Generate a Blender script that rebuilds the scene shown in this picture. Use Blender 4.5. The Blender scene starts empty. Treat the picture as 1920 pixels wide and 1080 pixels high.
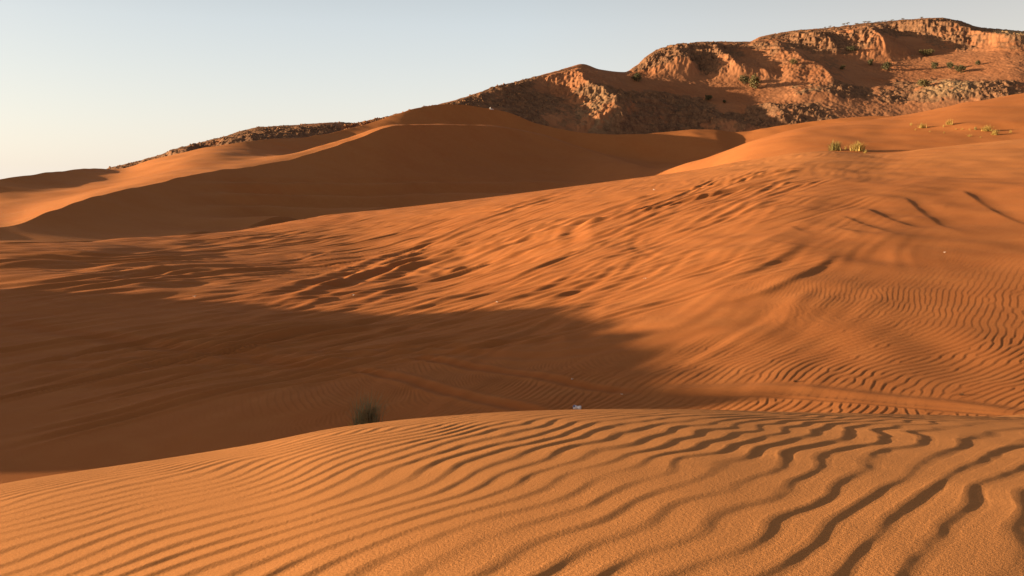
import bpy, bmesh, math, random
import numpy as np
from mathutils import Vector, Matrix, noise as mnoise

R = math.radians
rng = np.random.default_rng(11)
random.seed(5)
C = bpy.context.scene.collection
F, HOR, CX = 1867.0, 350.0, 960.0          # focal length (px of a 1920 wide frame), horizon row, centre column
SUN_EL, SUN_AHEAD = 7.5, -4.0               # sun is to the left; degrees above horizon / ahead of straight left

# ------------------------------------------------------------------ helpers
def pchip_slopes(x, y):
    h = np.diff(x); d = np.diff(y) / h
    m = np.zeros_like(y)
    for k in range(1, len(x) - 1):
        if d[k-1] * d[k] > 0:
            w1 = 2*h[k] + h[k-1]; w2 = h[k] + 2*h[k-1]
            m[k] = (w1 + w2) / (w1/d[k-1] + w2/d[k])
    m[0] = d[0]; m[-1] = d[-1]
    return m

def hermite(x, y, m, q):
    i = np.clip(np.searchsorted(x, q) - 1, 0, len(x) - 2)
    h = x[i+1] - x[i]; t = np.clip((q - x[i]) / h, 0, 1)
    t2 = t*t; t3 = t2*t
    return (2*t3-3*t2+1)*y[i] + (t3-2*t2+t)*h*m[i] + (-2*t3+3*t2)*y[i+1] + (t3-t2)*h*m[i+1]

def line(tab, q):
    """tab: list of tuples (px, v1, v2, ...) -> smooth curves of px"""
    a = np.array(tab, float)
    return [hermite(a[:, 0], a[:, k], pchip_slopes(a[:, 0], a[:, k]), q) for k in range(1, a.shape[1])]

def smooth(e0, e1, x):
    t = np.clip((x - e0) / (e1 - e0), 0, 1)
    return t*t*(3 - 2*t)

class Tile:
    """periodic field, bilinear lookup"""
    def __init__(self, a): self.a = np.ascontiguousarray(a, dtype=np.float32); self.n = a.shape[0]
    def __call__(self, u, v):
        n = self.n
        u = np.mod(u, 1.0) * n; v = np.mod(v, 1.0) * n
        i = np.floor(u).astype(np.int32); j = np.floor(v).astype(np.int32)
        fu = (u - i).astype(np.float32); fv = (v - j).astype(np.float32)
        i %= n; j %= n; i1 = (i + 1) % n; j1 = (j + 1) % n
        a = self.a
        return (a[i, j]*(1-fu)+a[i1, j]*fu)*(1-fv) + (a[i, j1]*(1-fu)+a[i1, j1]*fu)*fv

def spectral(n, kmin, kmax, beta, seed, aniso=1.0):
    r = np.random.default_rng(seed)
    f = np.fft.fft2(r.standard_normal((n, n)))
    k = np.fft.fftfreq(n) * n
    K = np.sqrt((k[:, None])**2 + (k[None, :]*aniso)**2)
    amp = np.where((K >= kmin) & (K <= kmax), np.maximum(K, 1)**(-beta), 0)
    a = np.fft.ifft2(f * amp).real
    return Tile(a / a.std())

def worley(n, cells, seed):
    """periodic rubble: domes of random height around scattered cell centres"""
    r = np.random.default_rng(seed)
    px = r.random((cells, cells)); py = r.random((cells, cells)); hh = r.random((cells, cells))**2.0
    rad = 0.45 + 0.45*r.random((cells, cells)); ang = r.random((cells, cells))*math.pi; ecc = 0.55+0.45*r.random((cells, cells))
    tx = r.standard_normal((cells, cells))*0.6; ty = r.standard_normal((cells, cells))*0.6
    g = (np.arange(n) + 0.5) / n * cells
    U, V = np.meshgrid(g, g, indexing='ij')
    iu = U.astype(int); iv = V.astype(int)
    out = np.zeros((n, n))
    for du in (-1, 0, 1):
        for dv in (-1, 0, 1):
            cu = (iu + du) % cells; cv = (iv + dv) % cells
            dx = U - (iu + du + px[cu, cv]); dy = V - (iv + dv + py[cu, cv])
            ca = np.cos(ang[cu, cv]); sa = np.sin(ang[cu, cv])
            a = (dx*ca + dy*sa) / rad[cu, cv]; b = (-dx*sa + dy*ca) / (rad[cu, cv]*ecc[cu, cv])
            d = np.sqrt(np.abs(a)**2.6 + np.abs(b)**2.6 + 1e-9)
            top = hh[cu, cv] * (1 + tx[cu, cv]*dx + ty[cu, cv]*dy)
            out = np.maximum(out, np.where(d < 1, top*np.clip((1 - d**2.2)*1.9, 0, 1), 0))
    return Tile(out)

def ripple_tile(n, per, steps, seed, aniso):
    """anisotropic Swift-Hohenberg pattern: parallel crests with natural forks; returns cos/sin of its phase"""
    r = np.random.default_rng(seed)
    k = np.fft.fftfreq(n) * n / per
    kx = k[:, None]; ky = k[None, :]
    L = (1 - (kx*kx + ky*ky))**2 + aniso * ky*ky
    u = r.standard_normal((n, n)) * 0.3
    uh = np.fft.fft2(u); dt = 0.6
    for s in range(steps):
        u = np.fft.ifft2(uh).real
        uh = (uh + dt*np.fft.fft2(0.55*u - u**3)) / (1 + dt*L)
    uh = np.where(kx > 0, 2*uh, 0)
    z = np.fft.ifft2(uh)
    a = np.abs(z); w = z / (a + 0.12)
    return Tile(w.real), Tile(w.imag)

def add_mesh(name, verts, faces, mat, parent=None, smooth_=False):
    me = bpy.data.meshes.new(name)
    me.from_pydata([tuple(v) for v in verts], [], [tuple(f) for f in faces])
    if mat: me.materials.append(mat)
    if smooth_: me.polygons.foreach_set('use_smooth', [True]*len(me.polygons))
    me.update()
    o = bpy.data.objects.new(name, me); C.objects.link(o)
    if parent: o.parent = parent
    return o

def grid_mesh(name, X, Y, Z, attrs, mat):
    nr, nc = X.shape
    me = bpy.data.meshes.new(name)
    me.vertices.add(nr*nc)
    co = np.empty((nr*nc, 3), np.float32)
    co[:, 0] = X.ravel(); co[:, 1] = Y.ravel(); co[:, 2] = Z.ravel()
    me.vertices.foreach_set('co', co.ravel())
    i = np.arange(nr*nc, dtype=np.int32).reshape(nr, nc)
    q = np.stack([i[:-1, :-1], i[:-1, 1:], i[1:, 1:], i[1:, :-1]], -1).reshape(-1, 4)
    me.loops.add(q.size); me.loops.foreach_set('vertex_index', q.ravel())
    me.polygons.add(len(q)); me.polygons.foreach_set('loop_start', np.arange(0, q.size, 4, dtype=np.int32))
    me.polygons.foreach_set('loop_total', np.full(len(q), 4, np.int32))
    me.polygons.foreach_set('use_smooth', np.ones(len(q), bool))
    for k, v in attrs.items():
        a = me.attributes.new(k, 'FLOAT', 'POINT'); a.data.foreach_set('value', v.ravel().astype(np.float32))
    me.materials.append(mat); me.update(calc_edges=True)
    o = bpy.data.objects.new(name, me); C.objects.link(o)
    return o

def tag(o, label=None, cat=None, group=None, kind=None):
    for k, v in (('label', label), ('category', cat), ('group', group), ('kind', kind)):
        if v: o[k] = v
    return o

# ------------------------------------------------------------------ materials
def new_mat(name, rough=0.9, spec=0.1):
    m = bpy.data.materials.new(name); m.use_nodes = True
    nt = m.node_tree; b = nt.nodes['Principled BSDF']
    b.inputs['Roughness'].default_value = rough
    b.inputs['Specular IOR Level'].default_value = spec
    return m, nt, b

def N(nt, t, **kw):
    n = nt.nodes.new(t)
    for k, v in kw.items(): setattr(n, k, v)
    return n

def noise_node(nt, vec, scale, detail=4, rough=0.55):
    n = N(nt, 'ShaderNodeTexNoise'); n.inputs['Scale'].default_value = scale
    n.inputs['Detail'].default_value = detail; n.inputs['Roughness'].default_value = rough
    nt.links.new(vec, n.inputs['Vector']); return n

def mix_col(nt, fac, a, b):
    n = N(nt, 'ShaderNodeMix', data_type='RGBA')
    for sock, v in ((n.inputs[0], fac), (n.inputs[6], a), (n.inputs[7], b)):
        if hasattr(v, 'is_output'): nt.links.new(v, sock)
        elif isinstance(v, (int, float)): sock.default_value = v
        else: sock.default_value = (*v, 1)
    return n.outputs[2]

def math_n(nt, op, a, b=None, clamp=False):
    n = N(nt, 'ShaderNodeMath', operation=op, use_clamp=clamp)
    for i, v in enumerate((a, b)):
        if v is None: continue
        if hasattr(v, 'is_output'): nt.links.new(v, n.inputs[i])
        else: n.inputs[i].default_value = v
    return n.outputs[0]

def ramp(nt, fac, lo, hi):
    n = N(nt, 'ShaderNodeMapRange'); n.inputs[1].default_value = lo; n.inputs[2].default_value = hi
    nt.links.new(fac, n.inputs[0]); return n.outputs[0]

def attr(nt, name):
    n = N(nt, 'ShaderNodeAttribute', attribute_name=name); return n.outputs['Fac']

SAND = (0.43, 0.151, 0.047)
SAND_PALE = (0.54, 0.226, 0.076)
SAND_RED = (0.36, 0.100, 0.024)

def sand_material():
    m, nt, b = new_mat('dune_sand', 0.95, 0.05)
    pos = N(nt, 'ShaderNodeNewGeometry').outputs['Position']
    big = noise_node(nt, pos, 0.12, 3).outputs['Fac']
    mid = noise_node(nt, pos, 1.3, 4).outputs['Fac']
    grain = noise_node(nt, pos, 210, 2, 0.7).outputs['Fac']
    grain2 = noise_node(nt, pos, 75, 2, 0.7).outputs['Fac']
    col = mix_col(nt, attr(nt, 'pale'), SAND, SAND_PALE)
    col = mix_col(nt, math_n(nt, 'MULTIPLY', ramp(nt, big, 0.45, 0.75), 0.3), col, SAND_RED)
    col = mix_col(nt, math_n(nt, 'MULTIPLY', ramp(nt, mid, 0.45, 0.8), 0.25), col, SAND_PALE)
    col = mix_col(nt, attr(nt, 'red'), col, SAND_RED)
    dk = mix_col(nt, ramp(nt, grain, 0.3, 0.7), (0.80, 0.78, 0.76), (1.15, 1.15, 1.15))
    mm = N(nt, 'ShaderNodeMix', data_type='RGBA', blend_type='MULTIPLY'); mm.inputs[0].default_value = 1
    nt.links.new(col, mm.inputs[6]); nt.links.new(dk, mm.inputs[7])
    nt.links.new(mm.outputs[2], b.inputs['Base Color'])
    bp = N(nt, 'ShaderNodeBump'); bp.inputs['Strength'].default_value = 0.42; bp.inputs['Distance'].default_value = 0.004
    nt.links.new(math_n(nt, 'ADD', grain, math_n(nt, 'MULTIPLY', grain2, 1.6)), bp.inputs['Height'])
    nt.links.new(bp.outputs[0], b.inputs['Normal'])
    return m

def hill_material():
    m, nt, b = new_mat('rock_and_sand', 0.95, 0.08)
    pos = N(nt, 'ShaderNodeNewGeometry').outputs['Position']
    n1 = noise_node(nt, pos, 0.05, 4).outputs['Fac']
    n2 = noise_node(nt, pos, 0.5, 5, 0.7).outputs['Fac']
    n3 = noise_node(nt, pos, 2.2, 3, 0.7).outputs['Fac']
    sand = mix_col(nt, ramp(nt, n1, 0.35, 0.7), (0.35, 0.150, 0.070), (0.29, 0.112, 0.048))
    rock = mix_col(nt, ramp(nt, n2, 0.35, 0.65), (0.105, 0.053, 0.032), (0.25, 0.122, 0.061))
    rock = mix_col(nt, math_n(nt, 'MULTIPLY', ramp(nt, n3, 0.52, 0.72), 0.45), rock, (0.40, 0.24, 0.13))
    pale = mix_col(nt, ramp(nt, n2, 0.35, 0.65), (0.28, 0.17, 0.085), (0.42, 0.28, 0.15))
    rock = mix_col(nt, attr(nt, 'pale'), rock, pale)
    fac = math_n(nt, 'ADD', attr(nt, 'rock'), math_n(nt, 'MULTIPLY', math_n(nt, 'SUBTRACT', n2, 0.5), 1.2))
    col = mix_col(nt, ramp(nt, fac, 0.35, 0.6), sand, rock)
    nt.links.new(col, b.inputs['Base Color'])
    bp = N(nt, 'ShaderNodeBump'); bp.inputs['Strength'].default_value = 0.5; bp.inputs['Distance'].default_value = 0.25
    nt.links.new(math_n(nt, 'MULTIPLY', n3, math_n(nt, 'ADD', attr(nt, 'rock'), 0.12)), bp.inputs['Height'])
    nt.links.new(bp.outputs[0], b.inputs['Normal'])
    return m

def plain_mat(name, col, rough=0.85, spec=0.2, var=0.25, scale=6.0, metallic=0.0, trans=0.0):
    m, nt, b = new_mat(name, rough, spec)
    pos = N(nt, 'ShaderNodeTexCoord').outputs['Object']
    n = noise_node(nt, pos, scale, 4).outputs['Fac']
    lo = tuple(c*(1-var) for c in col); hi = tuple(min(1, c*(1+var)) for c in col)
    nt.links.new(mix_col(nt, ramp(nt, n, 0.3, 0.7), lo, hi), b.inputs['Base Color'])
    b.inputs['Metallic'].default_value = metallic
    if trans:
        tr = N(nt, 'ShaderNodeBsdfTranslucent'); tr.inputs[0].default_value = (*col, 1)
        mx = N(nt, 'ShaderNodeMixShader'); mx.inputs[0].default_value = trans
        nt.links.new(b.outputs[0], mx.inputs[1]); nt.links.new(tr.outputs[0], mx.inputs[2])
        nt.links.new(mx.outputs[0], nt.nodes['Material Output'].inputs['Surface'])
    return m

M_SAND = sand_material(); M_HILL = hill_material()

# ------------------------------------------------------------------ shared noise fields
T_soft = spectral(256, 1, 24, 1.6, 1)
T_fbm = spectral(512, 2, 200, 1.35, 2)
T_streak = spectral(512, 6, 90, 0.9, 3, aniso=10.0)       # long in the second axis... (aniso shortens k along v)
T_dapple = spectral(512, 8, 60, 0.8, 4, aniso=4.0)
T_rub1 = worley(512, 40, 5)
T_rub2 = worley(512, 40, 6)
R_cos, R_sin = ripple_tile(768, 128, 170, 7, 1.8)
Q_cos, Q_sin = ripple_tile(768, 128, 70, 8, 0.35)

# ------------------------------------------------------------------ the sand sheet
def cols(inner0, inner1, n, outer, nout):
    a = np.linspace(inner0, inner1, n)
    g = np.linspace(0, 1, nout + 1)[1:]**1.7
    return np.concatenate([(inner0 - g*outer)[::-1], a, inner1 + g*outer])

PX = cols(-70, 1990, 1400, 4600, 90)
fore = [(-6000, 1500, 5.0), (-1500, 1240, 4.2), (-600, 1050, 4.7), (0, 908, 5.5), (360, 852, 6.1), (480, 832, 6.35), (640, 801, 6.7), (800, 783, 7.0),
        (1000, 770, 7.4), (1160, 767, 7.7), (1300, 768, 8.0), (1450, 772, 8.6), (1600, 775, 9.3), (1750, 778, 10.0), (1920, 783, 10.6), (2600, 805, 11.5), (7000, 850, 10)]
near1 = [(-6000, -1.7, 2.4), (-1500, -1.5, 2.4), (0, -1.21, 2.4), (960, -1.08, 2.4), (1500, -1.06, 2.4), (1920, -1.06, 2.4), (3000, -1.15, 2.4), (7000, -1.6, 2.4)]
val0 = [(-6000, -3.2, 9), (-1500, -3.5, 9), (0, -3.7, 9.6), (640, -3.5, 10.5), (1160, -3.25, 12), (1600, -3.1, 12.8), (1920, -3.05, 13.4), (2600, -2.4, 14), (7000, -1, 14)]
val1 = [(-6000, -3.4, 22), (-1500, -3.6, 22), (0, -3.65, 22), (640, -3.55, 22), (1160, -2.95, 22), (1500, -2.25, 24), (1900, -2.0, 25), (2600, -1.0, 25), (7000, 2, 25)]
val2 = [(-6000, -2.9, 33), (-1500, -2.9, 33), (0, -3.05, 35), (640, -3.25, 49), (1160, -1.2, 45), (1500, 0.0, 45), (1900, 0.4, 45), (2600, 2.0, 45), (7000, 6, 45)]
mid = [(-6000, 470, 41), (0, 455, 47.5), (300, 446, 58), (640, 402, 76), (900, 372, 78), (1160, 338, 80), (1280, 322, 80), (1413, 300, 79), (1553, 284, 78),
       (1647, 288, 77), (1747, 277, 76), (1920, 260, 75), (2600, 230, 75), (7000, 180, 75)]
tr1 = [(-6000, -2.85, 43), (-400, -2.8, 44.5), (0, -2.95, 51.5), (300, -3.35, 64), (500, -3.2, 84), (640, -2.9, 102), (900, -1.9, 132), (1100, -0.6, 152), (1160, -0.2, 155), (1235, 0.0, 140), (1280, 0.2, 120), (1413, 1.2, 98),
       (1553, 2.0, 95), (1647, 1.8, 93), (1920, 2.6, 92), (2600, 4, 92), (7000, 5, 92)]
crs1 = [(-6000, 455, 46), (-400, 443, 50), (0, 428, 59), (100, 398, 68), (180, 372, 78), (300, 345, 94), (400, 322, 110), (550, 297, 138), (660, 264, 160), (740, 237, 176), (800, 233, 190),
        (900, 235, 210), (1000, 250, 226), (1100, 280, 222), (1180, 302, 206), (1235, 316, 190), (1280, 308, 178), (1330, 295, 169), (1413, 263, 163),
        (1493, 242, 163), (1597, 230, 166), (1680, 220, 170), (1747, 207, 174), (1813, 192, 178), (1920, 175, 185), (2600, 120, 190), (7000, 60, 150)]
crs1b = [(-6000, 6, 6), (0, 6, 6), (300, 7, 8), (560, 9, 10), (700, 5, 10), (760, 1, 10), (900, 0.5, 10), (1235, 0, 10), (1330, -1, 10), (7000, -1, 10)]   # (rows up, metres back)
tr2 = [(-6000, 430, 90), (-400, 408, 90), (0, 382, 95), (215, 346, 112), (430, 289, 152), (560, 293, 176), (640, 276, 200), (740, 256, 222), (900, 262, 250), (1000, 268, 262), (1100, 286, 268),
       (1180, 296, 268), (1280, 310, 250), (1413, 290, 242), (1513, 276, 238), (1597, 262, 235), (1693, 248, 232), (1747, 236, 230), (1920, 200, 232), (2600, 170, 220), (7000, 150, 180)]
crs2 = [(-6000, 400, 105), (-400, 362, 100), (0, 333, 114), (100, 321, 132), (190, 317, 155), (215, 319, 164), (300, 296, 172), (430, 268, 182), (560, 257, 212), (640, 245, 232),
        (700, 230, 246), (780, 204, 262), (850, 195, 274), (920, 203, 282), (960, 212, 285), (1000, 229, 287), (1050, 241, 288), (1100, 249, 288), (1180, 252, 288),
        (1250, 248, 292), (1310, 242, 297), (1345, 243, 299), (1380, 248, 300), (1400, 246, 300), (1440, 238, 301), (1513, 229, 302), (1613, 217, 303), (1693, 216, 304),
        (1760, 216, 304), (1920, 205, 304), (2600, 190, 300), (7000, 150, 215)]

def soften(v, sig):
    dx = (1990 + 70)/1399; n = int(sig/dx*3); g = np.exp(-0.5*(np.arange(-n, n+1)*dx/sig)**2); g /= g.sum()
    return np.convolve(np.pad(v, n, mode='edge'), g, 'valid')

def zz(py, Yd): return (HOR - py) * Yd / F

def knots(px):
    f_py, f_y = line(fore, px); n_z, n_y = line(near1, px)
    v0z, v0y = line(val0, px); v1z, v1y = line(val1, px); v2z, v2y = line(val2, px)
    m_py, m_y = line(mid, px); t1z, t1y = line(tr1, px)
    c1p, c1y = line(crs1, px); up, back = line(crs1b, px)
    t2p, t2y = line(tr2, px); c2p, c2y = line(crs2, px)
    c1by = c1y + back
    Ys = [np.full_like(px, 0.3), n_y, f_y, v0y, v1y, v2y, m_y, t1y, c1y, c1by, t2y, c2y, c2y + 45, np.full_like(px, 900.), np.full_like(px, 6000.)]
    zc2 = zz(c2p, c2y)
    Zs = [np.full_like(px, -1.0), n_z, zz(f_py, f_y), v0z, v1z, v2z, zz(m_py, m_y), t1z, zz(c1p, c1y), zz(c1p - up, c1by), zz(t2p, t2y), zc2,
          zc2 - 9, np.full_like(px, -14.), np.full_like(px, -30.)]
    Ys = [soften(y, 22) if k else y for k, y in enumerate(Ys)]
    Zs = [soften(z, 9 if k in (8, 9, 11) else 16) for k, z in enumerate(Zs)]
    return np.array(Ys), np.array(Zs)

NROW = [30, 420, 50, 210, 210, 160, 30, 150, 24, 70, 130, 24, 20, 10]

def build_base(px):
    Yk, Zk = knots(px)
    nk, nc = Yk.shape
    h = np.diff(Yk, axis=0); d = np.diff(Zk, axis=0) / h
    m = np.zeros_like(Zk)
    same = d[:-1]*d[1:] > 0
    w1 = 2*h[1:] + h[:-1]; w2 = h[1:] + 2*h[:-1]
    with np.errstate(divide='ignore', invalid='ignore'):
        m[1:-1] = np.where(same, (w1 + w2)/(w1/d[:-1] + w2/d[1:]), 0)
    m[0] = d[0]; m[-1] = d[-1]
    ml = m.copy(); mr = m.copy()
    for k in (2, 6):                                        # rounded crests: tangent to the line of sight at the crest
        ml[k] = mr[k] = Zk[k]/Yk[k]
    # brink of the long dune: steep slip face below, gentle back slope above
    lee = smooth(1200, 1050, px)
    ml[8] = Zk[8]/Yk[8]*(1-lee) + lee*d[7]*1.9; mr[7] = mr[7]*(1-lee) + 0.05*d[7]*lee; ml[7] = ml[7]*(1-lee) + 0.05*d[7]*lee
    mr[8] = np.clip(d[8], -0.05, 0.15)
    lee2 = smooth(1100, 900, px)*smooth(250, 420, px) + smooth(230, 120, px)*smooth(-500, -100, px)
    lee2 = np.maximum(lee2, smooth(1340, 1400, px)*smooth(1720, 1640, px)*1.6); ml[11] = d[10]*(1.0 + 0.5*lee2); mr[11] = np.minimum(d[11], 0)*0.5
    Ys, Zs, seg = [], [], []
    for k in range(nk - 1):
        n = NROW[k]
        t = np.arange(n)/n if k < nk - 2 else np.linspace(0, 1, n)
        a, b = Yk[k][None], Yk[k+1][None]; t = t[:, None]
        if k in (1, 3, 4, 5, 0, 12, 13): Y = 1/(1/a + t*(1/b - 1/a))
        else: Y = a + (b - a)*t
        u = (Y - a)/(b - a); u2 = u*u; u3 = u2*u; hh = b - a
        Z = (2*u3-3*u2+1)*Zk[k] + (u3-2*u2+u)*hh*mr[k] + (-2*u3+3*u2)*Zk[k+1] + (u3-u2)*hh*ml[k+1]
        Ys.append(Y); Zs.append(Z); seg.append(np.full(n, k) + t[:, 0]*0)
    return np.concatenate(Ys), np.concatenate(Zs), np.concatenate(seg)

Yg, Zb, SEG = build_base(PX)
PXg = np.broadcast_to(PX[None], Yg.shape)
Xg = (PXg - CX)/F*Yg
# gentle relaxing of the brush-stroke joins between columns
PYb = HOR - Zb*F/Yg
SEGg = np.broadcast_to(SEG[:, None], Yg.shape)

def ground_hit(px, py, seg0=3):
    """point of the bare sand surface seen along a ray, from segment seg0 outward"""
    r0 = int(np.searchsorted(SEG, seg0))
    j = int(np.clip(np.searchsorted(PX, px), 1, len(PX)-1)); w = (px - PX[j-1])/(PX[j]-PX[j-1])
    col = PYb[r0:, j-1]*(1-w) + PYb[r0:, j]*w; yy = Yg[r0:, j-1]*(1-w) + Yg[r0:, j]*w
    idx = np.nonzero(col <= py)[0]
    i = max(1, idx[0]) if len(idx) else 1
    t = np.clip((col[i-1] - py)/(col[i-1] - col[i] + 1e-9), 0, 1)
    Yv = yy[i-1] + (yy[i]-yy[i-1])*t
    return np.array([(px - CX)/F*Yv, Yv])

def near_polyline(P, mask):
    """distance, arc position (0..1) and side from polyline P for the masked vertices"""
    x = Xg[mask]; y = Yg[mask]
    best = np.full(x.shape, 1e9); arc = np.zeros_like(best); side = np.zeros_like(best)
    L = np.concatenate([[0], np.cumsum(np.hypot(*np.diff(P, axis=0).T))])
    for a, b, l0 in zip(P[:-1], P[1:], L):
        e = b - a; n = math.hypot(*e) + 1e-9
        t = np.clip(((x-a[0])*e[0] + (y-a[1])*e[1])/n**2, 0, 1)
        dx = x - a[0] - t*e[0]; dy = y - a[1] - t*e[1]
        dd = np.hypot(dx, dy); c = dd < best
        best = np.where(c, dd, best); arc = np.where(c, (l0 + t*n)/L[-1], arc); side = np.where(c, np.sign(e[0]*dy - e[1]*dx), side)
    return best, arc, side

def smooth_poly(P, n=28):
    P = np.array(P, float); t = np.concatenate([[0], np.cumsum(np.hypot(*np.diff(P, axis=0).T))])
    q = np.linspace(0, t[-1], n)
    return np.stack([hermite(t, P[:, k], pchip_slopes(t, P[:, k]), q) for k in (0, 1)], 1)

D = np.zeros_like(Zb)                 # displacement
red = np.zeros_like(Zb); quiet = np.ones_like(Zb)
inval = (SEGg >= 3) & (SEGg <= 5)

# --- dune standing left of the frame, whose shadow fills the valley
def dune_blob(cx, cy, rx_l, rx_r, ry_n, ry_f, h, p=1.0):
    dx = Xg - cx - 0.0*(Yg - cy); dy = Yg - cy
    a = np.where(dx < 0, dx/rx_l, dx/rx_r); b = np.where(dy < 0, dy/ry_n, dy/ry_f)
    r = np.sqrt(a*a + b*b)
    return h*np.clip(1 - r, 0, 1)**p*(1 + 0.0*r)
ridge_h = np.interp(Yg, [10.4, 11.7, 12.7, 14.0, 16.0, 19, 22.7, 26, 29.8, 33.5], [0, 3.0, 4.5, 4.62, 4.6, 4.55, 4.2, 3.35, 1.8, 0])
ridge_h = ridge_h*(1 + 0.05*T_soft(Yg/22, Yg/31 + .2))
side = ridge_h*np.where(Xg < -29, np.clip(1 + (Xg+29)/22, 0, 1), smooth(0, 1, np.clip(1 - (Xg+29)/12.5, 0, 1)))
D += np.where((SEGg >= 2) & (SEGg <= 7), side, 0)

# --- churned, streaky ground in the middle of the slope
ang = R(57); ca, sa = math.cos(ang), math.sin(ang)
al = Xg*ca + Yg*sa; ac = Xg*sa - Yg*ca                     # along / across the wind and traffic direction
wob = T_soft(Xg/130, Yg/130)*1.0
def region(px0, px1, py0, py1, fx=120, fy=40):
    return smooth(px0-fx, px0+fx, PXg)*smooth(px1+fx, px1-fx, PXg)*smooth(py0-fy, py0+fy, PYb)*smooth(py1+fy, py1-fy, PYb)
st_mask = np.clip(region(350, 1450, 380, 610, 200, 40) + 0.7*region(1000, 1560, 310, 420, 120, 30), 0, 1)*inval
st = T_streak((ac + wob)/34.0, al/34.0)
st = np.where(st > 0, st, st*0.7)
D += st_mask*0.008*st*smooth(12, 40, Yg)
dp_mask = region(-200, 400, 470, 560, 160, 35)*inval
D += dp_mask*0.05*T_dapple((ac + wob*2)/52.0 + .3, al/52.0)
D += inval*0.008*T_streak((ac + wob)/31.0 + .4, al/31.0)*smooth(10, 20, Yg)*smooth(1900, 1300, PXg)
D += inval*0.05*T_soft(Xg/35, Yg/35)

# --- tyre tracks: (depth, half width, berm, redness, points in the picture, strength fades at both ends)
tracks = [
 (-0.24, 0.17, -0.05, 0.0, [(1190, 727), (1300, 723), (1480, 721), (1620, 732), (1760, 745), (1960, 763)]),
 (0.09, 0.05, 0.05, 0.1, [(1290, 731), (1440, 734), (1600, 745), (1760, 757), (1930, 768)]),
 (0.07, 0.13, 0.05, 0.5, [(760, 676), (870, 690), (1000, 706), (1120, 724), (1230, 733)]),
 (0.07, 0.13, 0.05, 0.5, [(640, 698), (740, 716), (850, 741), (960, 764), (1040, 780)]),
 (0.07, 0.35, 0.05, 0.3, [(-60, 602), (150, 628), (300, 652), (440, 668), (560, 690), (680, 704)]),
 (0.05, 0.2, 0.04, 0.1, [(-60, 682), (150, 676), (330, 668), (560, 663), (800, 660), (1000, 648), (1180, 626), (1420, 585)]),
 (0.05, 0.2, 0.04, 0.1, [(-60, 697), (260, 688), (520, 684), (760, 672), (1050, 668), (1250, 640), (1480, 590)]),
 (0.06, 0.25, 0.05, 0.1, [(-60, 498), (120, 506), (300, 514), (460, 518), (620, 508), (760, 505)]),
 (0.06, 0.25, 0.05, 0.1, [(200, 490), (420, 492), (560, 495), (720, 500), (860, 512)]),
 (0.10, 0.35, 0.09, 0.0, [(-40, 476), (200, 474), (380, 462), (560, 440), (760, 412), (980, 380), (1180, 346), (1300, 330)]),
 (0.08, 0.35, 0.08, 0.0, [(-40, 488), (220, 482), (420, 468), (640, 440), (840, 408), (1060, 378), (1240, 350)]),
 (0.14, 0.40, 0.14, 0.15, [(360, 640), (470, 592), (620, 545), (780, 488), (960, 446), (1140, 405), (1330, 365), (1480, 332)]),
 (0.14, 0.40, 0.14, 0.15, [(420, 640), (560, 585), (700, 530), (860, 478), (1040, 435), (1220, 392), (1400, 348), (1500, 322)]),
 (0.12, 0.35, 0.12, 0.1, [(520, 610), (660, 560), (820, 512), (1000, 470), (1200, 425), (1360, 380)]),
 (0.12, 0.30, 0.12, 0.1, [(400, 622), (560, 547), (700, 502), (860, 456), (1000, 420)]),
 (0.12, 0.28, 0.12, 0.1, [(470, 604), (640, 537), (800, 480), (980, 430), (1150, 390)]),
 (0.11, 0.28, 0.11, 0.1, [(560, 602), (720, 546), (880, 498), (1050, 456), (1250, 410)]),
 (0.10, 0.26, 0.10, 0.1, [(620, 592), (780, 541), (950, 498), (1120, 461), (1300, 420)]),
 (0.12, 0.32, 0.12, 0.1, [(330, 628), (480, 570), (620, 522), (760, 472), (900, 432)]),
 (0.10, 0.30, 0.10, 0.1, [(1100, 388), (1240, 362), (1360, 345), (1440, 330), (1490, 318)]),
 (0.10, 0.30, 0.10, 0.1, [(1150, 400), (1290, 372), (1400, 350), (1480, 330)]),
 (0.05, 0.25, 0.05, 0.0, [(640, 600), (760, 572), (900, 545), (1080, 515), (1240, 480), (1380, 455)]),
 (0.05, 0.25, 0.05, 0.0, [(700, 640), (860, 610), (1020, 575), (1200, 540), (1330, 510)]),
 (0.09, 0.24, 0.15, 0.0, [(1550, 424), (1600, 440), (1606, 455), (1570, 480), (1510, 515), (1430, 552), (1330, 580)]),
 (0.09, 0.24, 0.15, 0.0, [(1470, 420), (1510, 440), (1500, 462), (1450, 492), (1380, 522), (1290, 552)]),
 (0.05, 0.20, 0.06, 0.0, [(1420, 455), (1500, 466), (1560, 470), (1640, 470), (1760, 470)]),
 (0.07, 0.25, 0.10, 0.0, [(1690, 368), (1725, 395), (1770, 425), (1830, 450), (1900, 462), (1990, 468)]),
 (0.07, 0.25, 0.10, 0.0, [(1800, 356), (1840, 382), (1880, 404), (1940, 424), (1990, 434)]),
 (0.05, 0.22, 0.07, 0.0, [(1620, 388), (1660, 408), (1720, 428)]),
 (0.05, 0.22, 0.07, 0.0, [(1570, 402), (1640, 430), (1710, 456), (1800, 474)]),
 (0.05, 0.22, 0.07, 0.0, [(1590, 434), (1650, 448), (1700, 460)]),
]
rs = np.random.default_rng(77)
plan = [(a_, b_, c_, d_, smooth_poly([ground_hit(*p) for p in pts])) for a_, b_, c_, d_, pts in tracks]
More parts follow.
